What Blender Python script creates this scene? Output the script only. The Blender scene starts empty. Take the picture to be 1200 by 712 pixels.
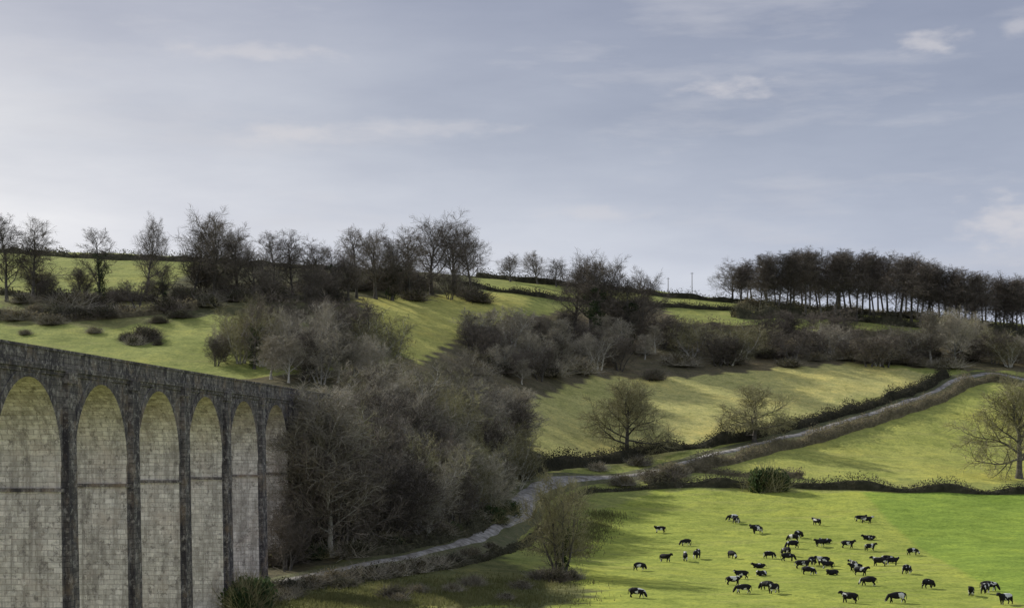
import bpy, math, random
import numpy as np
from mathutils import Vector, Matrix, noise as mnoise
R = random.Random(7)
scene = bpy.context.scene
COL = scene.collection
EYE = 17.0; F = 2000.0; HZ = 524.0

# ---------------------------------------------------------------- terrain, shaped from image-row profiles per pixel column
Yk = [120,190,230,270,310,350,390,430,480,530,590,650]
prof = {
 -400:[824,712,655,580,510,440,400,365,325,298,292,290],
 0:   [824,712,660,580,500,430,392,352,318,299,294,292],
 200: [824,712,668,580,500,430,390,352,322,305,301,300],
 350: [824,712,658,535,472,432,396,356,330,316,311,310],
 450: [824,712,645,555,492,452,416,380,345,327,319,317],
 600: [824,712,668,638,596,546,492,430,375,342,329,326],
 700: [824,712,672,645,612,575,528,475,425,378,345,334],
 850: [824,712,674,645,612,574,530,486,438,400,364,350],
 1000:[824,712,674,645,608,572,540,500,445,408,378,364],
 1200:[824,712,674,645,608,574,552,515,458,420,393,380],
 1600:[824,712,674,645,608,574,552,520,465,430,405,395]}
cols = sorted(prof)
PXG = np.arange(-400,1601,10.0); YG = np.arange(120,651,5.0)
tmp = np.array([np.interp(YG, Yk, prof[c]) for c in cols])
PT = np.array([np.interp(PXG, cols, tmp[:,i]) for i in range(len(YG))])
def blur(a, s, ax):
    r = int(3*s); k = np.exp(-0.5*(np.arange(-r,r+1)/s)**2); k/=k.sum()
    def f(v):
        p = np.concatenate([2*v[0]-v[r:0:-1], v, 2*v[-1]-v[-2:-r-2:-1]])
        return np.convolve(p,k,'valid')
    return np.apply_along_axis(f, ax, a)
PT = blur(PT,3.0,0); PT = blur(PT,4.0,1)
def pyat(px, y):
    px = np.clip(px,-400,1600); y = np.clip(y,120,650)
    i = np.clip((px+400)/10,0,len(PXG)-1.001); j = np.clip((y-120)/5,0,len(YG)-1.001)
    i0=i.astype(int); j0=j.astype(int); fi=i-i0; fj=j-j0
    return (PT[j0,i0]*(1-fi)*(1-fj)+PT[j0,i0+1]*fi*(1-fj)+PT[j0+1,i0]*(1-fi)*fj+PT[j0+1,i0+1]*fi*fj)
def Zv(x, y):
    x=np.asarray(x,float); y=np.asarray(y,float)
    yy=np.maximum(y,120.0)
    px=600+F*x/yy; yc=np.minimum(yy,650)
    z=EYE+(HZ-pyat(px,yc))/F*yc
    far=np.maximum(yy-650,0); z=z-0.13*far*np.exp(-far/900.0)-0.02*far
    z=np.where(y>650, np.maximum(z,-5), z)
    und=0.35*np.sin(x*0.11+1.3*np.sin(y*0.037))*np.sin(y*0.083+0.9*np.sin(x*0.05))+0.18*np.sin(x*0.31+y*0.17)*np.sin(y*0.23-x*0.07)
    z=z+und*np.clip((yy-180)/80,0,1)
    t=np.clip(1-y/75.0,0,1); t=t*t*(3-2*t)
    return z+t*16.3
def Z(x,y): return float(Zv(np.array([x]),np.array([y]))[0])
def site(px,py):
    """ground point where the camera ray through an image pixel meets the terrain"""
    yy=np.linspace(120,648,529)
    c=HZ-F*(Zv((px-600)/F*yy,yy)-EYE)/yy
    c=np.minimum.accumulate(c)
    y=float(np.interp(-py,-c,yy)); x=(px-600)/F*y
    return x,y,Z(x,y)

# ---------------------------------------------------------------- materials
def mat(name):
    m=bpy.data.materials.new(name); m.use_nodes=True
    nt=m.node_tree; b=nt.nodes['Principled BSDF']; b.inputs['Roughness'].default_value=0.9
    b.inputs['Specular IOR Level'].default_value=0.15
    return m,nt,b
def N(nt,t,**k):
    n=nt.nodes.new(t)
    for a,v in k.items(): setattr(n,a,v)
    return n
def ramp(nt,fac,stops):
    r=N(nt,'ShaderNodeValToRGB'); e=r.color_ramp.elements
    while len(e)<len(stops): e.new(0.5)
    for i,(p,c) in enumerate(stops):
        e[i].position=p; e[i].color=(*c,1) if len(c)==3 else c
    nt.links.new(fac,r.inputs[0]); return r.outputs[0]
def mix(nt,fac,a,b,bt='MIX'):
    m=N(nt,'ShaderNodeMix',data_type='RGBA',blend_type=bt)
    for s,v in ((0,fac),(6,a),(7,b)):
        if isinstance(v,(int,float)): m.inputs[s].default_value=v
        elif isinstance(v,tuple): m.inputs[s].default_value=(*v,1)
        else: nt.links.new(v,m.inputs[s])
    return m.outputs[2]
def math_(nt,op,a,b=None):
    m=N(nt,'ShaderNodeMath',operation=op)
    for s,v in ((0,a),(1,b)):
        if v is None: continue
        if isinstance(v,(int,float)): m.inputs[s].default_value=v
        else: nt.links.new(v,m.inputs[s])
    return m.outputs[0]
def noise(nt,vec,scale,det=4,rough=0.6):
    n=N(nt,'ShaderNodeTexNoise'); n.inputs['Scale'].default_value=scale
    n.inputs['Detail'].default_value=det; n.inputs['Roughness'].default_value=rough
    if vec is not None: nt.links.new(vec,n.inputs['Vector'])
    return n.outputs['Fac']
def mapping(nt,vec,sc):
    m=N(nt,'ShaderNodeMapping'); m.inputs['Scale'].default_value=sc; nt.links.new(vec,m.inputs['Vector']); return m.outputs[0]
def bump(nt,b,h,st,d=0.1):
    n=N(nt,'ShaderNodeBump'); n.inputs['Strength'].default_value=st; n.inputs['Distance'].default_value=d
    nt.links.new(h,n.inputs['Height']); nt.links.new(n.outputs[0],b.inputs['Normal'])

def foliage_mat(name,c1,c2,c3,scale=0.8,transl=False):
    m,nt,b=mat(name)
    oi=N(nt,'ShaderNodeObjectInfo'); tc=N(nt,'ShaderNodeTexCoord')
    n=noise(nt,tc.outputs['Object'],scale,2)
    c=ramp(nt,n,[(0.3,c1),(0.55,c2),(0.75,c3)])
    hs=N(nt,'ShaderNodeHueSaturation')
    mr=N(nt,'ShaderNodeMapRange'); mr.inputs[3].default_value=0.62; mr.inputs[4].default_value=1.4
    nt.links.new(oi.outputs['Random'],mr.inputs[0]); nt.links.new(mr.outputs[0],hs.inputs['Value']); nt.links.new(c,hs.inputs['Color'])
    nt.links.new(hs.outputs[0],b.inputs['Base Color'])
    if transl:
        tr=N(nt,'ShaderNodeBsdfTranslucent'); nt.links.new(hs.outputs[0],tr.inputs[0])
        ms=N(nt,'ShaderNodeMixShader'); ms.inputs[0].default_value=0.35
        nt.links.new(b.outputs[0],ms.inputs[1]); nt.links.new(tr.outputs[0],ms.inputs[2])
        nt.links.new(ms.outputs[0],nt.nodes['Material Output'].inputs[0])
    return m
M_bark=foliage_mat('bark_dark',(0.065,0.058,0.049),(0.095,0.086,0.072),(0.145,0.128,0.106),2)
M_twig=foliage_mat('twigs_dark',(0.096,0.081,0.064),(0.138,0.116,0.091),(0.188,0.158,0.122),0.5)
M_barkp=foliage_mat('bark_pale',(0.24,0.225,0.185),(0.36,0.34,0.285),(0.52,0.49,0.42),2)
M_twigp=foliage_mat('twigs_pale',(0.205,0.182,0.135),(0.30,0.268,0.20),(0.40,0.358,0.265),0.5)
M_twigm=foliage_mat('twigs_olive',(0.17,0.155,0.08),(0.25,0.228,0.118),(0.34,0.31,0.16),0.5)
M_ivy=foliage_mat('ivy_leaves',(0.028,0.043,0.018),(0.045,0.068,0.026),(0.072,0.10,0.036),1.2,True)
M_hedge=foliage_mat('hedge_leaves',(0.048,0.047,0.028),(0.078,0.074,0.045),(0.125,0.11,0.068),0.5,True)
M_bramble=foliage_mat('bramble_leaves',(0.10,0.088,0.054),(0.155,0.133,0.08),(0.22,0.188,0.115),0.7,True)

# ground
M_ground,nt,b=mat('grass_ground')
at=N(nt,'ShaderNodeAttribute',attribute_name='Col'); tc=N(nt,'ShaderNodeTexCoord'); ob=tc.outputs['Object']
n1=noise(nt,ob,0.035,6,0.7); n2=noise(nt,ob,0.3,5,0.7); n3=noise(nt,ob,1.8,4,0.75)
n4=noise(nt,mapping(nt,ob,(0.15,0.6,0.2)),0.3,4,0.7)
A_=Vector(site(1028,596)[:2]); B_=Vector(site(1196,706)[:2]); t_=(B_-A_).normalized(); nn_=Vector((-t_.y,t_.x))
if nn_.x<0: nn_=-nn_
sxyz=N(nt,'ShaderNodeSeparateXYZ'); nt.links.new(ob,sxyz.inputs[0])
ln=math_(nt,'ADD',math_(nt,'MULTIPLY',sxyz.outputs[0],nn_.x),math_(nt,'MULTIPLY',sxyz.outputs[1],nn_.y)); ln=math_(nt,'SUBTRACT',ln,nn_.dot(A_))
ln=math_(nt,'ADD',ln,math_(nt,'MULTIPLY',math_(nt,'SUBTRACT',n2,0.5),2.0))
mrl=N(nt,'ShaderNodeMapRange'); nt.links.new(ln,mrl.inputs[0]); mrl.inputs[1].default_value=-.5; mrl.inputs[2].default_value=.7
m1=mrl.outputs[0]; m2=math_(nt,'LESS_THAN',sxyz.outputs[1],site(1080,577)[1]); m1=math_(nt,'MULTIPLY',m1,m2)
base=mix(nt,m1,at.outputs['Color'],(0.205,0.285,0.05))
c=mix(nt,1.0,base,ramp(nt,n1,[(0.3,(0.74,0.79,0.70)),(0.5,(1,1,1)),(0.72,(1.25,1.15,1.0))]),'MULTIPLY')
c=mix(nt,1.0,c,ramp(nt,n2,[(0.25,(0.58,0.62,0.5)),(0.5,(1,1,1)),(0.78,(1.4,1.3,1.12))]),'MULTIPLY')
c=mix(nt,1.0,c,ramp(nt,n3,[(0.25,(0.45,0.5,0.4)),(0.5,(1,1,1)),(0.8,(1.5,1.42,1.2))]),'MULTIPLY')
inv=math_(nt,'SUBTRACT',1.0,m1)
c=mix(nt,math_(nt,'MULTIPLY',ramp(nt,n4,[(0.52,(0,0,0)),(0.70,(0.35,0.35,0.35))]),inv),c,(0.30,0.27,0.11))
nt.links.new(c,b.inputs['Base Color'])
ad=N(nt,'ShaderNodeMath',operation='ADD'); nt.links.new(n2,ad.inputs[0]); nt.links.new(n3,ad.inputs[1])
bump(nt,b,ad.outputs[0],0.6,0.3); b.inputs['Specular IOR Level'].default_value=0.05
# road
M_road,nt,b=mat('worn_tarmac'); tc=N(nt,'ShaderNodeTexCoord'); ob=tc.outputs['Object']
n=noise(nt,ob,0.6,6,0.75); nt.links.new(ramp(nt,n,[(0.36,(0.12,0.108,0.088)),(0.5,(0.27,0.25,0.22)),(0.66,(0.43,0.41,0.37))]),b.inputs['Base Color']); bump(nt,b,n,0.6,0.08)
M_verge,nt,b=mat('verge_earth'); tc=N(nt,'ShaderNodeTexCoord'); ob=tc.outputs['Object']
n=noise(nt,ob,0.6,6,0.75); nt.links.new(ramp(nt,n,[(0.3,(0.07,0.07,0.04)),(0.5,(0.115,0.12,0.052)),(0.72,(0.18,0.155,0.09))]),b.inputs['Base Color']); bump(nt,b,n,0.9,0.3)

def stone(name,stained):
    m,nt,b=mat(name); uv=N(nt,'ShaderNodeUVMap').outputs[0]; ob=N(nt,'ShaderNodeTexCoord').outputs['Object']
    br=N(nt,'ShaderNodeTexBrick')
    wv=N(nt,'ShaderNodeVectorMath',operation='ADD'); nw=N(nt,'ShaderNodeTexNoise'); nw.inputs['Scale'].default_value=1.5; nt.links.new(uv,nw.inputs['Vector'])
    sc_=N(nt,'ShaderNodeVectorMath',operation='SCALE'); nt.links.new(nw.outputs['Color'],sc_.inputs[0]); sc_.inputs['Scale'].default_value=0.14
    nt.links.new(uv,wv.inputs[0]); nt.links.new(sc_.outputs[0],wv.inputs[1]); nt.links.new(wv.outputs[0],br.inputs['Vector'])
    br.inputs['Scale'].default_value=1; br.inputs['Brick Width'].default_value=1.0; br.inputs['Row Height'].default_value=0.46
    br.inputs['Mortar Size'].default_value=0.045; br.inputs['Mortar Smooth'].default_value=0.7; br.inputs['Bias'].default_value=-0.1
    if stained:
        br.inputs['Color1'].default_value=(0.15,0.135,0.125,1); br.inputs['Color2'].default_value=(0.27,0.24,0.215,1); br.inputs['Mortar'].default_value=(0.07,0.063,0.06,1)
    else:
        br.inputs['Color1'].default_value=(0.54,0.495,0.445,1); br.inputs['Color2'].default_value=(0.82,0.765,0.695,1); br.inputs['Mortar'].default_value=(0.38,0.34,0.295,1)
    n1=noise(nt,mapping(nt,ob,(1,1,0.22)),0.8,7,0.78); n2=noise(nt,ob,0.35,5,0.7); n3=noise(nt,ob,1.5,6,0.8); n5=noise(nt,mapping(nt,ob,(1,.6,2.2)),1.3,6,0.8)
    n6=noise(nt,mapping(nt,ob,(2.2,2.2,0.12)),0.9,5,0.7)
    c=br.outputs['Color']
    if stained:
        c=mix(nt,ramp(nt,n1,[(0.42,(0.95,0.95,0.95)),(0.62,(0,0,0))]),c,(0.048,0.043,0.047))
        c=mix(nt,ramp(nt,n3,[(0.52,(0,0,0)),(0.64,(0.8,0.8,0.8))]),c,(0.44,0.405,0.37))
        c=mix(nt,ramp(nt,n2,[(0.52,(0,0,0)),(0.70,(0.55,0.55,0.55))]),c,(0.34,0.25,0.17))
    else:
        c=mix(nt,ramp(nt,n6,[(0.38,(0.6,0.6,0.6)),(0.52,(0,0,0))]),c,(0.24,0.215,0.19))
        c=mix(nt,ramp(nt,n1,[(0.38,(0.7,0.7,0.7)),(0.52,(0,0,0))]),c,(0.22,0.195,0.17))
        c=mix(nt,ramp(nt,n5,[(0.48,(0,0,0)),(0.62,(0.5,0.5,0.5))]),c,(0.36,0.33,0.295))
        c=mix(nt,ramp(nt,n2,[(0.50,(0,0,0)),(0.72,(0.35,0.35,0.35))]),c,(0.58,0.46,0.38))
        c=mix(nt,ramp(nt,n3,[(0.38,(0.8,0.8,0.8)),(0.47,(0,0,0))]),c,(0.17,0.15,0.135))
        c=mix(nt,ramp(nt,n3,[(0.58,(0,0,0)),(0.66,(0.5,0.5,0.5))]),c,(0.88,0.84,0.78))
    nt.links.new(c,b.inputs['Base Color']); bump(nt,b,n3,0.8,0.15)
    return m
M_st=stone('stained_masonry',True); M_pale=stone('pale_weathered_painted_skylight',False)  # pale stone, colour lightened further to stand in for sky light on inner faces

# ---------------------------------------------------------------- object helpers
def mesh(name,V,Fc,mats=(),smooth=False):
    me=bpy.data.meshes.new(name); me.from_pydata([tuple(v) for v in V],[],Fc)
    for m in mats: me.materials.append(m)
    if smooth: me.polygons.foreach_set('use_smooth',[True]*len(me.polygons))
    me.update(); return me
def obj(name,data,parent=None,**kw):
    o=bpy.data.objects.new(name,data); COL.objects.link(o)
    if parent: o.parent=parent
    for k,v in kw.items(): o[k]=v
    return o

# ---------------------------------------------------------------- ground sheet
def grow_axis(a,b,st,far):
    c=list(np.arange(a,b+0.1,st)); s=st; v=b
    while v<far: s*=1.25; v+=s; c.append(v)
    s=st; v=a; l=[]
    while v>-far: s*=1.25; v-=s; l.append(v)
    return np.array(l[::-1]+c)
xs=grow_axis(-190,260,1.5,3500); ys=grow_axis(150,690,1.5,3500)
GX,GY=np.meshgrid(xs,ys); gz=Zv(GX.ravel(),GY.ravel())
nx,ny=len(xs),len(ys)
V=np.stack([GX.ravel(),GY.ravel(),gz],1)
idx=np.arange(nx*ny).reshape(ny,nx)
Q=np.stack([idx[:-1,:-1],idx[:-1,1:],idx[1:,1:],idx[1:,:-1]],-1).reshape(-1,4)
me=bpy.data.meshes.new('ground'); me.vertices.add(len(V)); me.vertices.foreach_set('co',V.ravel())
me.loops.add(Q.size); me.loops.foreach_set('vertex_index',Q.ravel().astype(np.int32))
me.polygons.add(len(Q)); me.polygons.foreach_set('loop_start',np.arange(0,Q.size,4,dtype=np.int32))
me.polygons.foreach_set('use_smooth',np.ones(len(Q),bool)); me.update(calc_edges=True)
colr=np.tile(np.array([0.25,0.272,0.082]),(len(V),1))
def inpoly(P,x,y):
    r=np.zeros(len(x),bool); j=len(P)-1
    for i in range(len(P)):
        xi,yi=P[i]; xj,yj=P[j]
        c=((yi>y)!=(yj>y))&(x<(xj-xi)*(y-yi)/((yj-yi)+1e-9)+xi); r^=c; j=i
    return r
jx=V[:,0]+1.2*np.sin(V[:,1]*0.9+V[:,0]*.3); jy=V[:,1]+1.5*np.sin(V[:,0]*0.8)
def zone(pts,c):
    P=[site(a,b)[:2] for a,b in pts]
    colr[inpoly(P,jx,jy)]=c
zone([(560,712),(640,680),(700,600),(760,576),(1380,580),(1380,712)],(0.285,0.325,0.068))
zone([(612,545),(612,470),(700,440),(1000,424),(1110,440),(1080,455),(830,520)],(0.43,0.405,0.155))
zone([(820,545),(930,520),(1150,448),(1380,450),(1380,566),(930,560)],(0.335,0.35,0.095))
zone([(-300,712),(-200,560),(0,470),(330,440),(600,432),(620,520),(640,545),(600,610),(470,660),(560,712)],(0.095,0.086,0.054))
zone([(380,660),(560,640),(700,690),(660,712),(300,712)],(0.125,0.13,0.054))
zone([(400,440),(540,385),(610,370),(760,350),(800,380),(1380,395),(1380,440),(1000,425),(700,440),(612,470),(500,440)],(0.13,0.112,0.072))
zone([(830,388),(870,369),(960,369),(1020,388)],(0.28,0.32,0.09))
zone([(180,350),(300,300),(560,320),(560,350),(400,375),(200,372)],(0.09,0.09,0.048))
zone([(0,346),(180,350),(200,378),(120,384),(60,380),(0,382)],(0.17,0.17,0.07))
zone([(420,350),(560,343),(650,340),(600,370),(530,400),(490,425),(450,400)],(0.41,0.395,0.118))
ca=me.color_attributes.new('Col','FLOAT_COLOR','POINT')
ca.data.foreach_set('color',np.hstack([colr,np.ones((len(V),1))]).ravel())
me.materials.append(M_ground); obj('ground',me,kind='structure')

def world_path(pts,step=1.5):
    W=[Vector(site(a,b)[:2]) for a,b in pts]
    out=[]
    for i in range(len(W)-1):
        p0=W[max(i-1,0)];p1=W[i];p2=W[i+1];p3=W[min(i+2,len(W)-1)]
        n=max(2,int((p2-p1).length/step))
        for k in range(n):
            t=k/n
            out.append(0.5*((2*p1)+(p2-p0)*t+(2*p0-5*p1+4*p2-p3)*t*t+(3*p1-p0-3*p2+p3)*t**3))
    out.append(W[-1]); return out
def strip(name,pts,wf,off,m,kind='structure',nw=7):
    P=world_path(pts); V=[];Fc=[]
    for i,p in enumerate(P):
        a=P[max(i-1,0)];c=P[min(i+1,len(P)-1)]; d=(c-a).normalized(); n=Vector((-d.y,d.x)); w=wf(p.y)
        for k in range(nw):
            t=(k/(nw-1)-0.5); q=p+n*t*(w+0.5*math.sin(i*0.21)+0.35*math.sin(i*.9+k))
            e=1-abs(t*2)**4
            V.append((q.x,q.y,Z(q.x,q.y)+off*(e*1.0)-0.12*(1-e)))
    for i in range(len(P)-1):
        for k in range(nw-1):
            a=i*nw+k; Fc.append((a,a+1,a+nw+1,a+nw))
    return obj(name,mesh(name,V,Fc,[m],True),kind=kind)
lane=[(300,690),(360,676),(420,664),(480,653),(540,637),(580,621),(604,604),(616,586),(634,571),(665,562),(705,560),(750,556),(800,543),(860,528),(930,511),(1000,491),(1060,472),(1100,457),(1128,443),(1158,438),(1200,445),(1290,462)]
strip('lane',lane,lambda y: float(np.interp(y,[0,272,292,345,370,900],[2.2,2.2,5.4,5.2,2.6,2.6])),0.32,M_road)
strip('verge',lane,lambda y:9.5,0.14,M_verge)

# ---------------------------------------------------------------- viaduct
S=17.5; dirv=Vector((158/2000,1,0)).normalized(); perp=Vector((dirv.y,-dirv.x,0))
base0=Vector((-36.1,139.6,0))
TOP=24.9; SPR=15.1; RAD=7.15; HW=2.6; PW=(S-2*RAD)
vd=obj('viaduct',None,label='tall stone viaduct with dark stained arches crossing a valley',category='viaduct')
vd.matrix_world=Matrix.Translation(base0-perp*2.9) @ Matrix(((dirv.x,-perp.x,0,0),(dirv.y,-perp.y,0,0),(0,0,1,0),(0,0,0,1)))
class MB:
    def __init__(s): s.V=[];s.F=[];s.M=[];s.U=[]
    def quad(s,pts,mi,uv=None):
        b=len(s.V); s.V+= [tuple(p) for p in pts]; s.F.append(tuple(range(b,b+len(pts)))); s.M.append(mi)
        if uv is None:
            p=[Vector(q) for q in pts]; n=(p[1]-p[0]).cross(p[2]-p[0])
            if abs(n.z)>max(abs(n.x),abs(n.y)): uv=[(q.x,q.y) for q in p]
            elif abs(n.x)>abs(n.y): uv=[(q.y,q.z) for q in p]
            else: uv=[(q.x,q.z) for q in p]
        s.U.append(uv)
    def box(s,x0,x1,y0,y1,z0,z1,mi=0,mside=None,tx=0,ty=0,caps=True):
        if mside is None: mside=mi
        B=[(x0-tx,y0-ty,z0),(x1+tx,y0-ty,z0),(x1+tx,y1+ty,z0),(x0-tx,y1+ty,z0)]
        T=[(x0,y0,z1),(x1,y0,z1),(x1,y1,z1),(x0,y1,z1)]
        for i,mm in ((0,mi),(1,mside),(2,mi),(3,mside)):
            j=(i+1)%4; s.quad([B[i],B[j],T[j],T[i]],mm)
        if caps: s.quad(T,mi); s.quad(B[::-1],mi)
    def make(s,name,parent,mats,**kw):
        me=bpy.data.meshes.new(name); me.from_pydata(s.V,[],s.F)
        for m in mats: me.materials.append(m)
        me.polygons.foreach_set('material_index',s.M)
        uvl=me.uv_layers.new(name='UVMap')
        uvl.data.foreach_set('uv',[c for f in s.U for u in f for c in u])
        me.update(); return obj(name,me,parent,**kw)
mats=[M_st,M_pale]
N0,N1=-4,6
STR=TOP-1.75
for n in range(N0,N1+1):
    a=n*S
    w=Vector(vd.matrix_world @ Vector((a,0,0))); g=min(Z(w.x,w.y),Z(w.x+2,w.y-3),Z(w.x-4,w.y-2))-1.5
    g=min(g,SPR-3)
    m=MB(); half=PW/2
    m.box(a-half,a+half,-HW-0.04,HW+0.04,g,SPR-1.6,0,1,tx=(SPR-g)*0.018,ty=(SPR-g)*0.02)
    m.box(a-half+0.02,a+half-0.02,-HW-0.02,HW+0.02,SPR-1.62,SPR+0.3,0,1)
    p=m.make('pier',vd,mats)
    m=MB(); m.box(a-half-0.12,a+half+0.12,-HW-0.2,HW+0.2,SPR-1.7,SPR-1.4,0,0)
    m.make('impost_band',p,[M_st])
    m=MB()
    for sgn in (-1,1):
        y0,y1=(-HW-0.38,-HW+0.5) if sgn<0 else (HW-0.5,HW+0.38)
        m.box(a-0.95,a+0.95,y0,y1,g+0.1,STR-0.9,0,0,tx=0.3,ty=(SPR-g)*0.022)
        yy0,yy1=(y0-0.12,y1) if sgn<0 else (y0,y1+0.12)
        m.box(a-1.1,a+1.1,yy0,yy1,STR-0.95,STR-0.02,0,0)
    m.make('buttress',p,[M_st])
NA=20
spA,spB=MB(),MB()
for n in range(N0,N1):
    c=n*S+S/2; m=MB()
    A=[(c-RAD*math.cos(math.pi*k/NA), SPR+0.3+(RAD-0.1)*math.sin(math.pi*k/NA)) for k in range(NA+1)]
    O=[(c-(RAD+0.75)*math.cos(math.pi*k/NA), SPR+0.3+(RAD+0.65)*math.sin(math.pi*k/NA)) for k in range(NA+1)]
    for k in range(NA):
        s0,s1=k*1.15,(k+1)*1.15
        (x0,z0),(x1,z1)=A[k],A[k+1]; (u0,v0),(u1,v1)=O[k],O[k+1]
        m.quad([(x0,HW+.08,z0),(x0,-HW-.08,z0),(x1,-HW-.08,z1),(x1,HW+.08,z1)],1,[(5,s0),(0,s0),(0,s1),(5,s1)])
        for y,fl in ((-HW-.08,0),(HW+.08,1)):
            q=[(x0,y,z0),(u0,y,v0),(u1,y,v1),(x1,y,z1)]
            m.quad(q if not fl else q[::-1],0,[(0,s0),(.8,s0),(.8,s1),(0,s1)] if not fl else [(0,s1),(.8,s1),(.8,s0),(0,s0)])
            yi=y+(0.1 if y<0 else -0.1)
            m.quad([(u0,y,v0),(u0,yi,v0),(u1,yi,v1),(u1,y,v1)],0)
        for y in (-HW,HW):
            q=[(x0,y,z0),(x1,y,z1),(x1,y,STR),(x0,y,STR)]
            (spA if y<0 else spB).quad(q if y<0 else q[::-1],0)
    m.make('arch',vd,mats)
for n in range(N0,N1+1):
    a=n*S; h=PW/2
    for y in (-HW,HW):
        q=[(a-h,y,SPR+0.3),(a+h,y,SPR+0.3),(a+h,y,STR),(a-h,y,STR)]; (spA if y<0 else spB).quad(q if y<0 else q[::-1],0)
spA.make('spandrel_wall',vd,[M_st]); spB.make('spandrel_wall',vd,[M_st])
X0,X1=N0*S-PW/2,N1*S+11
m=MB(); m.box(X0,X1,-HW-0.28,HW+0.28,STR-0.0,STR+0.42,0); m.box(X0,X1,-HW-0.14,HW+0.14,STR-0.35,STR-0.005,0)
m.make('cornice',vd,[M_st])
for s in (-1,1):
    m=MB(); y0,y1=(-HW-0.12,-HW+0.4) if s<0 else (HW-0.4,HW+0.12)
    m.box(X0,X1,y0,y1,STR+0.425,TOP-0.22,0); m.box(X0,X1,y0-0.1,y1+0.1,TOP-0.217,TOP,0)
    m.make('parapet',vd,[M_st])
m=MB(); m.box(N1*S+PW/2+0.01,X1,-HW,HW,-2,STR-0.4,1); m.make('abutment',vd,mats)

# ---------------------------------------------------------------- vegetation meshes
def tube(V,Fc,pts,rad,n):
    b=len(V); L=len(pts)
    for i,(p,r) in enumerate(zip(pts,rad)):
        d=(pts[min(i+1,L-1)]-pts[max(i-1,0)]).normalized(); s=d.orthogonal().normalized(); t=d.cross(s)
        for k in range(n):
            an=2*math.pi*k/n; V.append(p+(s*math.cos(an)+t*math.sin(an))*r)
    for i in range(L-1):
        for k in range(n):
            k2=(k+1)%n; Fc.append((b+i*n+k,b+i*n+k2,b+(i+1)*n+k2,b+(i+1)*n+k))
def ribbon(V,Fc,pts,w,rnd):
    b=len(V); L=len(pts); s=Vector((rnd.gauss(0,1),rnd.gauss(0,1),rnd.gauss(0,1)))
    for i,p in enumerate(pts):
        d=(pts[min(i+1,L-1)]-pts[max(i-1,0)]).normalized()
        q=d.cross(s)
        if q.length<1e-4: q=d.orthogonal()
        q.normalize(); ww=w*(1-0.7*i/(L-1))/2
        V.append(p+q*ww); V.append(p-q*ww)
    for i in range(L-1): Fc.append((b+2*i,b+2*i+1,b+2*i+3,b+2*i+2))
def gv(r,s): return Vector((r.gauss(0,s),r.gauss(0,s),r.gauss(0,s)))
def leafs(V,Fc,c,rad,n,size,r,sq=1.0):
    for _ in range(n):
        d=gv(r,1).normalized(); p=c+Vector((d.x,d.y,d.z*sq))*rad*(r.random()**0.35)
        a=gv(r,1).normalized(); q=a.orthogonal().normalized()*size*r.uniform(.6,1.3); e=a*size*r.uniform(.6,1.3)
        b=len(V); V+= [p-q*.5,p+e*.5,p+q*.5,p-e*.5]; Fc.append((b,b+1,b+2,b+3))
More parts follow.
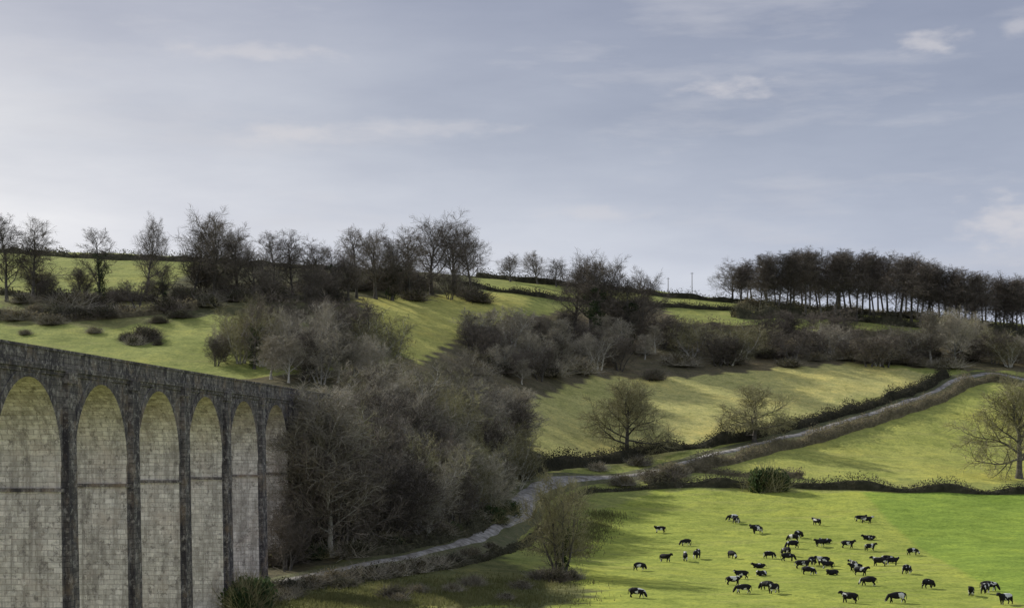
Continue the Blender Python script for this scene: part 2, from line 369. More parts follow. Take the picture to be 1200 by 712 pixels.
def make_tree(seed,P):
    r=random.Random(seed); TV,TF,CV,CF=[],[],[],[]; ivyV,ivyF=[],[]
    H=P['H']
    def branch(p,d,L,rad,lev):
        n=(7,6,4,3,2)[lev]; pts=[p]; dd=d.normalized()
        for i in range(n):
            dd=(dd+gv(r,P['wig'][lev])+Vector((0,0,P['up'][lev]))).normalized(); pts.append(pts[-1]+dd*(L/n))
        rr=[rad*(1-0.7*i/n) for i in range(n+1)]
        if lev==0: rr[0]*=1.5
        if lev<=2: tube(TV,TF,pts,rr,(7,5,3)[lev])
        else: ribbon(CV,CF,pts,P['tw'][lev-3],r)
        if lev==4: return
        nc=P['nc'][lev]; st=P['st'][lev]
        for k in range(nc):
            t=st+(1-st)*((k+r.random())/nc); t=min(t,0.999)
            f=t*n; i=int(f); q=pts[i].lerp(pts[i+1],f-i); d0=(pts[i+1]-pts[i]).normalized()
            ang=math.radians(P['ang'][lev]*r.uniform(.65,1.25))
            if lev==0 : ang*= (1.3-0.8*t)
            az=(k*2.4+r.uniform(-.5,.5)) if lev<2 else r.uniform(0,6.283)
            s=d0.orthogonal().normalized(); s=Matrix.Rotation(az,3,d0)@s
            nd=d0*math.cos(ang)+s*math.sin(ang)
            cl=L*P['lr'][lev]*(1.05-P['ld'][lev]*t)*r.uniform(.75,1.2)
            if lev==0:
                cl=H*P['lr'][0]*(1.05-P['ld'][0]*t)*r.uniform(.8,1.15)
            branch(q,nd,cl,max(rr[i]*(.62 if lev else .5),.02),lev+1)
    for s in range(P.get('stems',1)):
        if P.get('stems',1)==1: branch(Vector((0,0,-.3)),Vector((r.gauss(0,.03),r.gauss(0,.03),1)),H*P['trunk'],P['r0'],0)
        else:
            a=s*6.283/P['stems']+r.random(); t=r.uniform(.15,.5)
            branch(Vector((math.cos(a)*.5,math.sin(a)*.5,-.2)),Vector((math.cos(a)*t,math.sin(a)*t,1)),H*P['trunk']*r.uniform(.75,1.05),P['r0'],0)
    mz=sorted(v.z for v in CV)[int(len(CV)*.99)]; k=H/mz
    xs_=sorted(math.hypot(v.x,v.y) for v in CV)[int(len(CV)*.96)]
    kk=P['W']*H/2/xs_
    for VV in (TV,CV):
        for v in VV: v.z*=k; v.x*=kk; v.y*=kk
    if P.get('ivy'):
        for i in range(P['ivy']):
            t=(i+.5)/P['ivy']; z=H*(.05+P.get('ivyh',.62)*t); sp=P.get('ivyr',1.0)
            c=Vector((r.gauss(0,.4+t*.6)*sp,r.gauss(0,.4+t*.6)*sp,z)); leafs(ivyV,ivyF,c,r.uniform(.7,1.4)*(1.15-.35*t)*sp,110,.3,r)
    out={'trunk':mesh('trunk',TV,TF,[P['bark']],True),'crown':mesh('crown',CV,CF,[P['twig']])}
    if ivyV: out['ivy']=mesh('ivy',ivyV,ivyF,[M_ivy])
    return out
oak=dict(H=12,W=1.15,trunk=.6,r0=.36,wig=(.06,.14,.16,.14,.12),up=(.0,.05,.03,.02,.02),nc=(14,10,8,8),st=(.26,.15,.08,.05),ang=(75,52,52,50),lr=(.50,.52,.6,.8),ld=(.35,.3,.3,.2),tw=(.055,.04),bark=M_bark,twig=M_twigm)
beech=dict(H=20,W=.95,trunk=.66,r0=.46,wig=(.04,.1,.14,.12,.1),up=(.0,.08,.05,.03,.03),nc=(14,9,8,6),st=(.25,.12,.08,.05),ang=(58,48,48,46),lr=(.46,.52,.58,.8),ld=(.4,.3,.3,.2),tw=(.065,.044),bark=M_bark,twig=M_twig)
tall=dict(H=20,W=.6,trunk=.85,r0=.32,wig=(.04,.1,.14,.12,.1),up=(.02,.14,.06,.04,.04),nc=(18,8,7,5),st=(.2,.12,.08,.05),ang=(50,46,46,46),lr=(.30,.52,.6,.8),ld=(.3,.3,.3,.2),tw=(.065,.044),bark=M_bark,twig=M_twig)
woody=dict(beech,W=.5,trunk=.86,st=(.3,.1,.08,.05),nc=(22,7,6,6),lr=(.26,.55,.6,.8),ang=(54,46,46,46),up=(.0,.1,.06,.04,.04),ld=(.4,.3,.3,.2),r0=.24,wig=(.02,.1,.14,.12,.1),tw=(.06,.042))
scrub=dict(H=10,W=1.0,trunk=.72,r0=.12,stems=5,wig=(.09,.15,.15,.14,.12),up=(.02,.08,.05,.05,.05),nc=(8,6,6,4),st=(.12,.1,.08,.05),ang=(46,46,46,44),lr=(.32,.52,.6,.8),ld=(.3,.2,.2,.2),tw=(.046,.032),bark=M_barkp,twig=M_twigp)
willow=dict(scrub,stems=5,r0=.17,trunk=.8,nc=(8,6,6,5),W=.98,lr=(.36,.55,.65,.85),ang=(52,48,46,44),bark=M_bark,twig=M_twigm,tw=(.05,.035),ivy=9,ivyh=.4,ivyr=.6)
LIB={}
LIB['oak']=[make_tree(11,oak),make_tree(12,dict(oak,nc=(13,10,8,8)))]
LIB['beech']=[make_tree(21,beech),make_tree(22,beech),make_tree(23,dict(beech,lr=(.5,.5,.55,.8)))]
LIB['tall']=[make_tree(31,tall),make_tree(32,tall)]
LIB['ivytree']=[make_tree(41,dict(tall,ivy=26,nc=(12,7,6,6))),make_tree(42,dict(beech,ivy=22,ivyh=.5,W=.7))]
LIB['wood']=[make_tree(51,woody),make_tree(52,woody),make_tree(53,dict(woody,W=.58,st=(.36,.1,.08,.05)))]
LIB['scrub']=[make_tree(61,scrub),make_tree(62,dict(scrub,stems=4)),make_tree(63,dict(scrub,stems=5,twig=M_twigm))]
LIB['willow']=[make_tree(91,willow)]
LIB['ash']=[make_tree(71,dict(tall,H=14,W=.7,r0=.2,bark=M_barkp,twig=M_twigp,tw=(.052,.037))),make_tree(72,dict(beech,H=14,r0=.22,bark=M_barkp,twig=M_twigp,tw=(.052,.037)))]
LIB['brown']=[make_tree(81,dict(scrub,bark=M_bark,twig=M_twig,tw=(.052,.036))),make_tree(82,dict(scrub,stems=4,bark=M_bark,twig=M_twig,tw=(.052,.036)))]
NOM={'oak':12,'beech':20,'tall':20,'ivytree':20,'wood':20,'scrub':10,'ash':14,'brown':10,'willow':10}
LAB={'oak':'spreading bare oak with rounded olive twig crown in pasture',
 'beech':'broad bare beech with dark domed crown on the hillside',
 'tall':'tall slender bare tree with dark branches on the hillside',
 'ivytree':'bare tree with trunk wrapped in dark green ivy',
 'wood':'straight dark trunk tree in a dense hilltop wood',
 'scrub':'pale grey brown multi stemmed bare scrub tree on bank',
 'willow':'multi stemmed bare willow with olive twigs in pasture',
 'ash':'pale barked bare young tree among scrub on bank',
 'brown':'dark brown multi stemmed bare tree in thicket'}
cnt={}
def tree(kind,px,py,hpx,ws=1.0,grp=None,label=None,var=None):
    x,y,z=site(px,py); h=hpx/F*y; v=LIB[kind]; d=v[R.randrange(len(v)) if var is None else var]
    e=obj('tree',None,label=label or LAB[kind],category='tree')
    if grp: e['group']=grp
    s=h/NOM[kind]; e.location=(x,y,z-.1); e.rotation_euler=(0,0,R.uniform(0,6.28)); ws*=R.uniform(.92,1.08); e.scale=(s*ws,s*ws,s)
    e.empty_display_size=.5
    for k,mm in d.items(): obj(k,mm,e)
    cnt['tree']=cnt.get('tree',0)+1
    return e
def make_bush(seed,m,size=.22,n=1800,tm=None):
    r=random.Random(seed); V,Fc=[],[]; SV,SF=[],[]
    for k in range(14):
        a=r.uniform(0,6.28); q=r.uniform(0,1.2); c=Vector((math.cos(a)*q,math.sin(a)*q,r.uniform(.5,1.8)-q*.3))
        leafs(V,Fc,c,r.uniform(.5,1.1),n//14,size,r)
    for k in range(700):
        d=gv(r,1); d.z=abs(d.z)+.2; d.normalize(); p=Vector((r.gauss(0,.6),r.gauss(0,.6),.3)); L=r.uniform(1.2,2.7)
        pts=[p]
        for i in range(4): d=(d+gv(r,.2)).normalized(); pts.append(pts[-1]+d*L/4)
        ribbon(SV,SF,pts,.045,r)
    return {'crown':mesh('foliage',V,Fc,[m]),'stem':mesh('stems',SV,SF,[tm or M_twigm])}
BU={'green':[make_bush(1,M_ivy,.25,3200),make_bush(2,M_ivy,.25,3200)],'bramble':[make_bush(3,M_bramble,.2,1300,M_twigp),make_bush(4,M_bramble,.2,1300,M_twigp)],'hedge':[make_bush(5,M_hedge,.2,1300,M_twig),make_bush(6,M_hedge,.2,1500,M_twigp)]}
BL={'green':'dark evergreen bush with dense glossy leaves on grass','bramble':'brown tangled bramble bush on rough bank','hedge':'dull green and brown shrub on the hillside'}
def bush(kind,px,py,hpx,ws=1.2,grp='scattered bushes on the valley side'):
    x,y,z=site(px,py); h=hpx/F*y; d=R.choice(BU[kind]); s=h/2.6
    e=obj('bush',None,label=BL[kind],category='bush',group=grp)
    e.location=(x,y,z-.15*h); e.rotation_euler=(0,0,R.uniform(0,6.28)); e.scale=(s*ws,s*ws*R.uniform(.7,1.1),s*1.1); e.empty_display_size=.5
    obj('foliage',d['crown'],e); obj('stem',d['stem'],e); cnt['bush']=cnt.get('bush',0)+1

# --- hilltop row above the viaduct
g='bare trees along the hilltop field edge'
for a in [('beech',-110,350,92,1),('tall',8,353,102,1.0),('tall',38,352,93,1.1),('ivytree',118,354,86,1.1,0),('beech',171,346,90,.7),
 ('beech',226,350,78,.9),('beech',252,350,102,.95),('beech',278,348,82,.9),('tall',322,347,76,1.1),('tall',343,346,74,1.1),('beech',368,345,66,1),('ivytree',392,350,60,1.1,0),
 ('tall',418,349,80,1.1),('beech',440,350,82,.85),('ivytree',460,352,74,1.1,1),('tall',480,347,78,1.2),('beech',506,345,92,1.0),('beech',532,344,90,.95),('beech',553,341,74,.8),
 ('beech',299,350,62,1),('ivytree',192,354,44,1.4,1),('beech',408,352,56,1)]:
    tree(*a[:4],a[4],g,var=a[5] if len(a)>5 else None)
for i in range(26):
    px=R.uniform(190,565); bush('hedge',px,358-(px-195)*.03+R.uniform(-14,8),R.uniform(14,22),1.6,'shrubs under the hilltop trees')
for i in range(14): tree('brown',R.uniform(190,560),R.uniform(340,364),R.uniform(26,42),1.2,'undergrowth trees on the hilltop edge')
for i in range(9): tree('brown',R.uniform(-5,190),R.uniform(345,368),R.uniform(18,34),1.4,'undergrowth trees on the hilltop edge')
for px,py,h in [(0,372,14),(20,375,14),(45,368,15),(70,372,20),(95,374,16),(122,372,18),(145,368,14),(60,380,14),(85,362,24),(105,360,20),(135,350,16),(150,352,14),(30,355,14),(60,354,12),(185,378,10),(210,372,12),(30,392,8),(110,390,9)]: bush(R.choice(['hedge','bramble','hedge']),px,py,h,1.8)
for px,py,h in [(168,400,22),(158,404,14),(176,397,16),(149,399,12),(184,404,9)]: bush('hedge',px,py,h,1.2)
bush('green',320,420,20,1.0); bush('green',322,414,26,.7)
# --- saddle trees
g='bare trees around the saddle of the hill'
for a in [('beech',598,330,32,1.2),('beech',630,333,38,1.15),('beech',652,336,34,1.2),('beech',674,385,78,.85),('beech',692,396,97,.9),('ivytree',700,404,98,1.2,0),('beech',722,402,99,.85),('ivytree',738,410,84,1.1,0),('beech',752,398,80,.8)]:
    tree(*a[:4],a[4],g,var=a[5] if len(a)>5 else None)
# --- hilltop wood
g='trees of the dense hilltop wood'
tops=[(850,318),(880,303),(930,292),(990,294),(1050,300),(1110,314),(1180,325),(1300,335)]
for i in range(62):
    px=862+ (i+R.random())*(1240-862)/62
    top=np.interp(px,[t[0] for t in tops],[t[1] for t in tops])+R.uniform(-2,6)
    bs=np.interp(px,[850,930,1050,1150,1200,1300],[357,364,372,384,392,396])+R.choice([-4,0,4,8])
    tree('wood',px,bs,bs-top,R.uniform(1.05,1.35),g)
tree('beech',858,354,50,1.0,g,label='rounded bare tree at the edge of a hilltop wood')
# --- scrub belt
g='bare scrub trees in the belt across the hillside'
for i in range(34):
    px=545+225*(i+R.random())/34; lo=np.interp(px,[545,620,700,770],[440,456,438,432]); hi=np.interp(px,[545,640,770],[405,388,392]); py=R.uniform(hi,lo)
    tree(R.choice(['brown','scrub','brown','ash']),px,py,R.uniform(28,46),1.3,g)
for i in range(42):
    px=770+500*(i+R.random())/42; py=R.uniform(402,430)+max(0,(px-1050))*.03
    tree(R.choice(['brown','scrub','brown','scrub']),px,py,R.uniform(26,42),1.6,g)
for a in [(1090,425,62),(1120,428,66)]: tree('ash',a[0],a[1],a[2],1.1,g)
for i in range(20): bush(R.choice(['hedge','bramble']),R.uniform(770,1230),R.uniform(412,432),R.uniform(10,18),2,'shrubs along the scrub belt')
for i in range(12): bush(R.choice(['hedge','bramble']),R.uniform(540,770),R.uniform(412,450),R.uniform(14,22),1.6,'shrubs along the scrub belt')
# --- upper bank scrub behind the viaduct
g='pale scrub trees on the bank above the viaduct'
for i in range(20):
    px=245+205*(i+R.random())/20; py=np.interp(px,[245,350,450],[430,440,440])-R.uniform(0,28)
    tree(R.choice(['scrub','ash','brown','scrub']),px,py,R.uniform(46,76)*(1 if px>275 else .6),1.15,g)
for px,py,h in [(318,444,52),(338,448,56),(358,446,60),(376,450,62),(396,448,60),(414,452,58),(432,450,56)]: tree(R.choice(['scrub','brown','ash']),px,py,h,1.2,g)
for a in [(298,432,78)]: tree('ivytree',a[0],a[1],a[2],1,g,label='bare tree with ivy clad trunk on the bank',var=0)
# --- main thicket
g='trees of the dense thicket beside the viaduct'
for i in range(88):
    u=(i*0.7548776662)%1.0; t=(i*0.5698402910+.3)%1.0
    px=356+258*u
    lo=np.interp(px,[350,450,540,600,620],[650,640,622,588,550]); hi=np.interp(px,[350,450,560,620],[540,490,490,520])
    py=hi+(lo-hi)*t; h=R.uniform(58,94)*(1.0 if px<560 else .85)
    if px<375: h*=.95
    kinds=['brown','brown','scrub','ash','brown'] if (px<480 and py>570) else ['scrub','scrub','ash','scrub','ash','brown']
    tree(R.choice(kinds),px,py,h,R.uniform(1.05,1.35),g)
for a in [('scrub',370,600,135),('ash',394,585,125),('brown',350,655,90),('brown',336,668,70),('brown',378,650,140),('ash',390,652,165),('brown',402,648,150),('brown',360,628,125),('ash',368,650,192),('ash',382,648,184),('scrub',364,640,165),('brown',344,648,110)]: tree(*a,.95,g)
for a in [(420,600,80),(470,560,76),(520,600,70),(566,560,66)]: tree('ivytree',a[0],a[1],a[2],1.1,g,var=0)
for i in range(20):
    px=R.uniform(318,590); bush(R.choice(['bramble','hedge','green']),px,np.interp(px,[322,480,590],[664,641,612])-R.uniform(0,14),R.uniform(14,26),1.6,'undergrowth at the thicket edge')
for px,py,h in [(290,712,50),(296,705,36),(283,715,38)]: bush('green',px,py,h,.9,'undergrowth at the thicket edge')
for i in range(10): bush(R.choice(['bramble','hedge','bramble']),R.uniform(330,640),R.uniform(686,704),R.uniform(10,18),1.6,'rough scrub beside the lane')
for px,py,h in [(318,694,18),(340,692,20),(365,688,20),(390,684,22),(412,680,20),(436,677,22),(462,673,20),(486,669,20),(508,664,18),(530,659,16),(552,652,14),(575,643,10)]: bush(R.choice(['bramble','hedge']),px,py,h,1.6,'rough scrub beside the lane')
# --- trees in the fields
tree('oak',735,532,86,1.05,label='bare oak with rounded crown standing beside the lane',var=0)
tree('oak',884,518,66,1.3,label='small spreading oak growing from the lane hedge',var=1)
tree('oak',1194,560,114,1.05,label='large bare oak with dense olive crown in pasture',var=0)
tree('willow',657,672,116,1.0,label='multi stemmed bare willow at the edge of the pasture',var=0)
bush('green',896,575,38,.8,'bushes in the field hedge'); bush('green',905,574,26,1.2,'bushes in the field hedge'); bush('hedge',780,568,20,1.6,'bushes in the field hedge')
for px,py,h in [(700,551,12),(730,568,16),(760,562,16),(790,558,16),(750,545,14),(830,545,12),(636,678,16),(650,680,18),(672,678,16)]: bush(R.choice(['bramble','hedge']),px,py,h,1.7,'bushes beside the lane')

# --- hedges
def hedge(pts,h,w,m,label,dens=60,size=.3):
    P=world_path(pts,1.0); r=random.Random(len(P)+int(pts[0][0])); V,Fc,Mi=[],[],[]
    ns=7
    for i,p in enumerate(P):
        a=P[max(i-1,0)];c=P[min(i+1,len(P)-1)]; d=(c-a).normalized(); n=Vector((-d.y,d.x))
        hh=h*(.72+.7*mnoise.noise(Vector((p.x*.13,p.y*.13,1))))*.85; ww=w*(.75+.4*mnoise.noise(Vector((p.x*.2,p.y*.2,5))))
        for k in range(ns):
            an=math.pi*k/(ns-1); q=p+n*math.cos(an)*ww*.5*(1.1 if k in(0,ns-1) else 1)
            V.append(Vector((q.x,q.y,Z(q.x,q.y)-.2+(hh*.8+.2)*math.sin(an)**.7)))
        for _ in range(int(dens)):
            an=r.uniform(.05,math.pi-.05); k=r.uniform(.8,1.5); q=p+d*r.uniform(-.6,.6)+n*math.cos(an)*ww*.5*k
            pp=Vector((q.x,q.y,Z(q.x,q.y)+hh*math.sin(an)**.7*k*r.uniform(.75,1.2)))
            s=size*r.uniform(.5,1.4); aa=gv(r,1).normalized(); bb=aa.orthogonal().normalized()
            Mi.append((pp,aa,bb,s))
    for i in range(len(P)-1):
        for k in range(ns-1):
            a=i*ns+k; Fc.append((a,a+1,a+ns+1,a+ns))
    for pp,aa,bb,s in Mi:
        b=len(V); V+=[pp-aa*s*.5,pp+bb*s*.5,pp+aa*s*.5,pp-bb*s*.5]; Fc.append((b,b+1,b+2,b+3))
    return obj('hedge',mesh('hedge',V,Fc,[m]),label=label,category='hedge')
hedge([(760,572),(830,570),(900,570),(980,573),(1060,576),(1200,578),(1380,580)],2.6,2.6,M_hedge,'dark clipped hedge between two green pastures')
hedge([(604,560),(640,548),(720,540),(760,530),(830,522),(900,508),(960,493),(1030,473),(1080,456),(1106,441)],3.2,4.4,M_hedge,'brown hedgebank along the upper side of the lane',80)
hedge([(770,562),(820,550),(870,538),(940,521),(1010,500),(1070,481),(1110,465),(1140,451),(1165,447),(1210,455),(1290,472)],3.1,3.2,M_bramble,'low hedgebank along the lower side of the lane',80)
hedge([(800,552),(870,558),(940,560)],1.6,2.0,M_bramble,'short brown hedge joining the lane and field')
hedge([(-200,294),(0,296),(110,303),(200,306),(300,311),(400,317),(480,322)],2.8,3,M_hedge,'skyline hedge above the steep pasture',30,.4)
hedge([(560,325),(640,333),(700,338),(760,345),(850,354),(950,364),(1050,372),(1150,382)],3.4,3,M_hedge,'skyline hedge running along the ridge',30,.4)
hedge([(540,335),(600,343),(660,352),(760,358),(880,364),(960,366),(1020,378)],2.4,3,M_hedge,'brown field hedge crossing the hillside',30,.4)
hedge([(868,360),(930,363),(1050,371),(1150,383),(1200,391),(1300,396)],3.6,4,M_bramble,'brown scrub filling the base of the hilltop wood',80,.4)
hedge([(860,372),(920,372),(1000,376),(1100,386),(1200,398),(1300,402)],5,5,M_hedge,'tall dark undergrowth hedge below the hilltop wood',60,.5)
hedge([(770,385),(840,386),(920,392),(1010,394),(1100,398)],3.8,3.5,M_bramble,'overgrown hedge below a small green field',40,.4)
hedge([(0,345),(60,350),(180,352)],2.6,2.5,M_hedge,'thin brown hedge beneath the hilltop trees',30,.4)
hedge([(0,374),(60,376),(110,374),(180,368),(230,362)],2.4,3,M_bramble,'broken bramble hedge on the steep pasture',30,.4)
hedge([(380,688),(420,681),(480,672),(560,657),(618,636),(648,608),(662,592),(680,580),(706,576),(760,572)],0.8,1.6,M_hedge,'low tangled hedgebank beside the bending lane',50)
hedge([(400,654),(440,649),(480,643),(540,628),(568,612),(580,598)],2.0,2.6,M_hedge,'dark hedgebank between the thicket and the lane',60)

# --- rough grass on verges (one mass)
def rough():
    r=random.Random(3); V,Fc=[],[]
    zones=[((330,706),(650,682),6),((340,714),(640,700),7),((650,650),(710,600),4)]
    for a,b2,sp in zones:
        A=Vector(site(*a)[:2]);B=Vector(site(*b2)[:2])
        for _ in range(6500):
            p=A.lerp(B,r.random())+Vector((r.gauss(0,sp*.5),r.gauss(0,sp*.6))); z=Z(p.x,p.y); an=r.uniform(0,6.28); h=r.uniform(.2,.6); w=.07
            dx,dy=math.cos(an)*w,math.sin(an)*w; b=len(V)
            V.extend([(p.x-dx,p.y-dy,z-.05),(p.x+dx,p.y+dy,z-.05),(p.x+r.gauss(0,.15),p.y+r.gauss(0,.15),z+h)]); Fc.append((b,b+1,b+2))
    m=foliage_mat('dry_grass',(0.11,0.115,0.04),(0.16,0.16,0.06),(0.22,0.2,0.09),.3,True)
    obj('rough_grass',mesh('rough_grass',V,Fc,[m]),kind='stuff',label='rough tussocky grass on the lane verges',category='grass')
rough()

# ---------------------------------------------------------------- cows
M_cow,nt,b=mat('black_and_white_hide'); tc=N(nt,'ShaderNodeTexCoord'); oi=N(nt,'ShaderNodeObjectInfo')
va=N(nt,'ShaderNodeVectorMath',operation='ADD'); cb=N(nt,'ShaderNodeCombineXYZ'); mm=N(nt,'ShaderNodeMath',operation='MULTIPLY'); mm.inputs[1].default_value=37
nt.links.new(oi.outputs['Random'],mm.inputs[0]); nt.links.new(mm.outputs[0],cb.inputs[0]); nt.links.new(mm.outputs[0],cb.inputs[1])
nt.links.new(tc.outputs['Object'],va.inputs[0]); nt.links.new(cb.outputs[0],va.inputs[1])
n=noise(nt,va.outputs[0],1.1,2,.5)
nt.links.new(ramp(nt,n,[(0.59,(0.014,0.013,0.014)),(0.615,(0.62,0.6,0.55))]),b.inputs['Base Color']); b.inputs['Roughness'].default_value=.8
def skin_mesh(name,pts,edges,root):
    me=bpy.data.meshes.new(name); me.from_pydata([p[:3] for p in pts],edges,[]); o=bpy.data.objects.new(name,me); COL.objects.link(o)
    sm=o.modifiers.new('s','SKIN'); sm.use_smooth_shade=True
    for v,p in zip(me.skin_vertices[0].data,pts): v.radius=(p[3],p[4] if len(p)>4 else p[3])
    me.skin_vertices[0].data[root].use_root=True
    ss=o.modifiers.new('u','SUBSURF'); ss.levels=1; ss.render_levels=1
    dg=bpy.context.evaluated_depsgraph_get(); out=bpy.data.meshes.new_from_object(o.evaluated_get(dg)); out.name=name
    bpy.data.objects.remove(o); out.materials.clear(); out.materials.append(M_cow)
    out.polygons.foreach_set('use_smooth',[True]*len(out.polygons)); return out
def cow_mesh(pose):
    pts=[(-.95,0,1.08,.33,.34),(-.4,0,.98,.42,.45),(.15,0,.96,.43,.47),(.6,0,1.02,.34,.42)]
    E=[(0,1),(1,2),(2,3)]
    if pose=='graze': nk=[(.88,0,.94,.25),(1.08,0,.66,.19),(1.22,0,.4,.18),(1.36,0,.14,.12)]
    elif pose=='stand': nk=[(.88,0,1.2,.26),(1.06,0,1.36,.2),(1.24,0,1.38,.19),(1.52,0,1.2,.12)]
    else: nk=[(.86,0,1.18,.26),(1.0,.12,1.34,.2),(1.1,.3,1.36,.19),(1.2,.55,1.2,.12)]
    b=len(pts); pts+=nk; E+=[(3,b),(b,b+1),(b+1,b+2),(b+2,b+3)]
    hp=pts[b+2]
    for s in (-1,1):
        k=len(pts); pts.append((hp[0]-.08,hp[1]+s*.3,hp[2]+.12,.05)); E.append((b+2,k))
    if pose=='lie':
        for s in (-1,1):
            k=len(pts); pts+=[(.62,s*.22,.86,.13),(.85,s*.3,.72,.1),(.55,s*.36,.66,.07)]; E+=[(3,k),(k,k+1),(k+1,k+2)]
            k=len(pts); pts+=[(-.75,s*.3,.95,.2),(-.35,s*.42,.78,.14),(-.75,s*.45,.68,.08),(-.45,s*.5,.66,.07)]; E+=[(0,k),(k,k+1),(k+1,k+2),(k+2,k+3)]
    else:
        for s in (-1,1):
            f=.1*s if pose!='graze' else .16*s
            k=len(pts); pts+=[(.58,s*.19,.74,.17),(.58+f*.5,s*.21,.42,.1),(.56+f,s*.21,.2,.075),(.58+f,s*.21,.05,.085)]; E+=[(3,k),(k,k+1),(k+1,k+2),(k+2,k+3)]
            k=len(pts); pts+=[(-.84,s*.2,.82,.24),(-.72,s*.22,.62,.16),(-.97-f*.5,s*.21,.4,.09),(-.9-f,s*.21,.2,.075),(-.88-f,s*.21,.05,.085)]; E+=[(0,k),(k,k+1),(k+1,k+2),(k+2,k+3),(k+3,k+4)]
        k=len(pts); pts.append((-.5,0,.6,.14)); E.append((1,k))
    k=len(pts); zb=.45 if pose!='lie' else .75
    pts+=[(-1.2,0,1.16,.05),(-1.29,0,.8,.035),(-1.29,0,zb,.06)]; E+=[(0,k),(k,k+1),(k+1,k+2)]
    me=skin_mesh('cow',pts,E,1)
    if pose=='lie':
        for v in me.vertices: v.co.z-=.56
    return me
CM={p:cow_mesh(p) for p in ('graze','stand','turn','lie')}
CL={'graze':'black and white dairy cow grazing on the pasture','stand':'black and white dairy cow standing on the pasture','turn':'black and white dairy cow standing with head turned aside','lie':'black and white dairy cow lying on the grass'}
cows=[(747,698),(750,666),(780,656),(803,637),(817,652),(803,655),(773,622),(858,608),(863,611),(887,623),(884,617),(858,652),(860,683),(870,693),(892,672),(889,663),(906,693),(898,689),(929,632),(936,628),(924,655),(921,648),(941,664),(948,671),(960,638),(967,634),(964,660),(975,671),(994,640),(1002,667),(1009,672),(1018,630),(1020,643),(1016,611),(1009,609),(1030,661),(1041,657),(1070,648),(1088,687),(1050,704),(995,704),(1138,696),(1155,693),(1178,706),(1063,670),(1017,684),(902,652),(928,640),(957,613),(1160,690),(868,676),(1000,660),(1046,660),(952,660),(969,664)]
for i,(px,py) in enumerate(cows):
    x,y,z=site(px,py+2); p=R.choice(['graze','graze','graze','stand','turn','graze','stand','lie'])
    o=obj('cow',CM[p],label=CL[p],category='cow',group='dairy herd grazing in the lower pasture')
    o.location=(x,y,z-.02); o.rotation_euler=(0,0,R.choice([0,math.pi])+R.gauss(0,.8)); s=R.uniform(.82,.97); o.scale=(s,s,s)

# ---------------------------------------------------------------- poles
M_wood,nt,b=mat('weathered_timber'); n=noise(nt,N(nt,'ShaderNodeTexCoord').outputs['Object'],4); nt.links.new(ramp(nt,n,[(.3,(.08,.07,.06)),(.7,(.18,.16,.14))]),b.inputs['Base Color'])
for px,py,h in [(783,349,24),(811,350,31)]:
    x,y,z=site(px,py); V,Fc=[],[]; H=h/F*y
    tube(V,Fc,[Vector((0,0,-.5)),Vector((0,0,H*.5)),Vector((0,0,H))],[.16,.13,.1],8)
    for zz in (H-.4,):
        b0=len(V); 
        for sx in (-.6,.6):
            for sy in (-.06,.06):
                for sz in (-.06,.06): V.append(Vector((sx,sy+.15,zz+sz)))
        for f in ((0,1,3,2),(4,6,7,5),(0,4,5,1),(2,3,7,6),(0,2,6,4),(1,5,7,3)): Fc.append(tuple(b0+k for k in f))
    o=obj('utility_pole',mesh('utility_pole',V,Fc,[M_wood]),label='thin wooden utility pole standing on the ridge',category='utility pole',group='utility poles along the ridge'); o.location=(x,y,z)

# ---------------------------------------------------------------- light and sky
az=math.atan2(-0.70,0.64); el=math.radians(30)
sd=Vector((math.sin(az)*math.cos(el),math.cos(az)*math.cos(el),math.sin(el)))
sl=bpy.data.lights.new('sun','SUN'); sl.energy=5.0; sl.angle=math.radians(.5); sl.color=(1,.96,.87)
so=bpy.data.objects.new('sun',sl); COL.objects.link(so); so.rotation_euler=sd.to_track_quat('Z','Y').to_euler()
w=bpy.data.worlds.new('World'); scene.world=w; w.use_nodes=True; nt=w.node_tree; bg=nt.nodes['Background']
sk=N(nt,'ShaderNodeTexSky',sky_type='NISHITA'); sk.sun_disc=False; sk.sun_elevation=el; sk.sun_rotation=az; sk.dust_density=2.0; sk.air_density=1.0
tc=N(nt,'ShaderNodeTexCoord'); v=tc.outputs['Generated']
n1=noise(nt,mapping(nt,v,(1.2,1.2,5)),2.6,7,.58); n2=noise(nt,mapping(nt,v,(3,3,16)),2.6,7,.6)
dp=N(nt,'ShaderNodeVectorMath',operation='DOT_PRODUCT'); nt.links.new(v,dp.inputs[0]); dp.inputs[1].default_value=Vector((-.62,.78,.0)).normalized()
veil=ramp(nt,dp.outputs['Value'],[(0.62,(.345,.38,.485)),(0.80,(.395,.425,.52)),(0.88,(.49,.51,.59)),(0.96,(.72,.725,.765))])
sx=N(nt,'ShaderNodeSeparateXYZ'); nt.links.new(v,sx.inputs[0])
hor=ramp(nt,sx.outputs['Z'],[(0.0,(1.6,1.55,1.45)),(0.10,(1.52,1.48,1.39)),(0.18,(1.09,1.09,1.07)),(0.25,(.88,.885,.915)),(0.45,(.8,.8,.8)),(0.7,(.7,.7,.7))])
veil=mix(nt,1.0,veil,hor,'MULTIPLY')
mr0=N(nt,'ShaderNodeMapRange'); nt.links.new(sx.outputs['Y'],mr0.inputs[0]); mr0.inputs[1].default_value=-.6; mr0.inputs[2].default_value=.7; mr0.inputs[3].default_value=2.1; mr0.inputs[4].default_value=1.0  # sky behind the camera brightened as added fill for shaded faces
veil=mix(nt,1.0,veil,ramp(nt,n1,[(0.3,(.83,.845,.88)),(0.5,(1,1,1)),(0.72,(1.2,1.18,1.13))]),'MULTIPLY')
sc=N(nt,'ShaderNodeVectorMath',operation='SCALE'); nt.links.new(veil,sc.inputs[0]); 
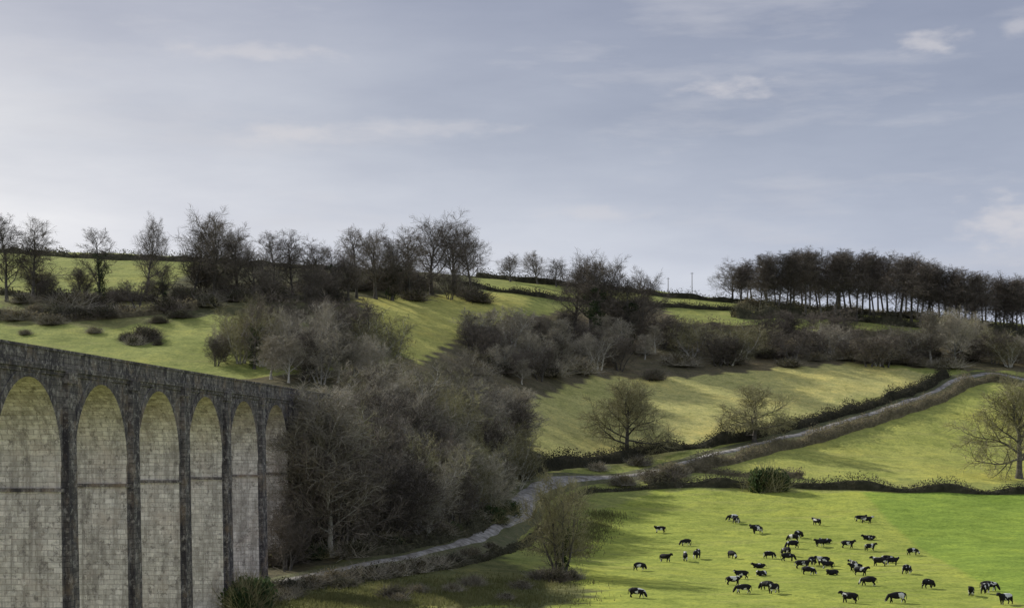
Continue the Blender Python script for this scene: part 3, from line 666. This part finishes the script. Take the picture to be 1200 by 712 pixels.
m10=N(nt,'ShaderNodeMath',operation='MULTIPLY'); nt.links.new(mr0.outputs[0],m10.inputs[0]); m10.inputs[1].default_value=10; nt.links.new(m10.outputs[0],sc.inputs['Scale'])
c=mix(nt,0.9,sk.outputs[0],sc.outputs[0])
c=mix(nt,ramp(nt,n2,[(0.53,(0,0,0)),(0.80,(.5,.5,.5))]),c,(6.4,6.4,6.8))
def rampf(f,amt):
    mr=N(nt,'ShaderNodeMapRange',interpolation_type='SMOOTHSTEP'); nt.links.new(f,mr.inputs[0]); mr.inputs[1].default_value=.9; mr.inputs[2].default_value=1.9; mr.inputs[3].default_value=amt; mr.inputs[4].default_value=0; return mr.outputs[0]
def spot(c,px,py,rx,ry,amt):
    d=Vector(((px-600)/F,1,(HZ-py)/F)).normalized()
    s=N(nt,'ShaderNodeVectorMath',operation='SUBTRACT'); nt.links.new(v,s.inputs[0]); s.inputs[1].default_value=d
    m=mapping(nt,s.outputs[0],(F/rx,F/rx*.5,F/ry)); nn=N(nt,'ShaderNodeTexNoise'); nn.inputs['Scale'].default_value=60; nn.inputs['Detail'].default_value=5
    nt.links.new(mapping(nt,v,(1,1,2.5)),nn.inputs['Vector'])
    nv=N(nt,'ShaderNodeVectorMath',operation='LENGTH'); nt.links.new(m,nv.inputs[0])
    a=N(nt,'ShaderNodeMath',operation='MULTIPLY_ADD'); nt.links.new(nn.outputs['Fac'],a.inputs[0]); a.inputs[1].default_value=1.9; nt.links.new(nv.outputs['Value'],a.inputs[2])
    return mix(nt,rampf(a.outputs[0],amt),c,(6.9,6.7,6.9))
for s in [(850,103,70,18,.6),(1088,50,50,18,.6),(1180,262,80,44,.65),(345,157,90,18,.5),(300,62,130,14,.45),(700,250,90,14,.35),(520,150,120,14,.3),(1195,30,30,14,.4)]: c=spot(c,*s)
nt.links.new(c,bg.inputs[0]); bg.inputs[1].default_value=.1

cam=bpy.data.cameras.new('camera'); cam.sensor_width=36; cam.lens=60; cam.shift_y=168/1200; cam.clip_end=20000; cam.clip_start=.5
co=bpy.data.objects.new('camera',cam); COL.objects.link(co); co.location=(0,0,EYE); co.rotation_euler=(math.pi/2,0,0); scene.camera=co
scene.view_settings.view_transform='Standard'; scene.view_settings.look='None'; scene.view_settings.exposure=0
print('COUNTS',cnt,'SKY',sk.sun_rotation)
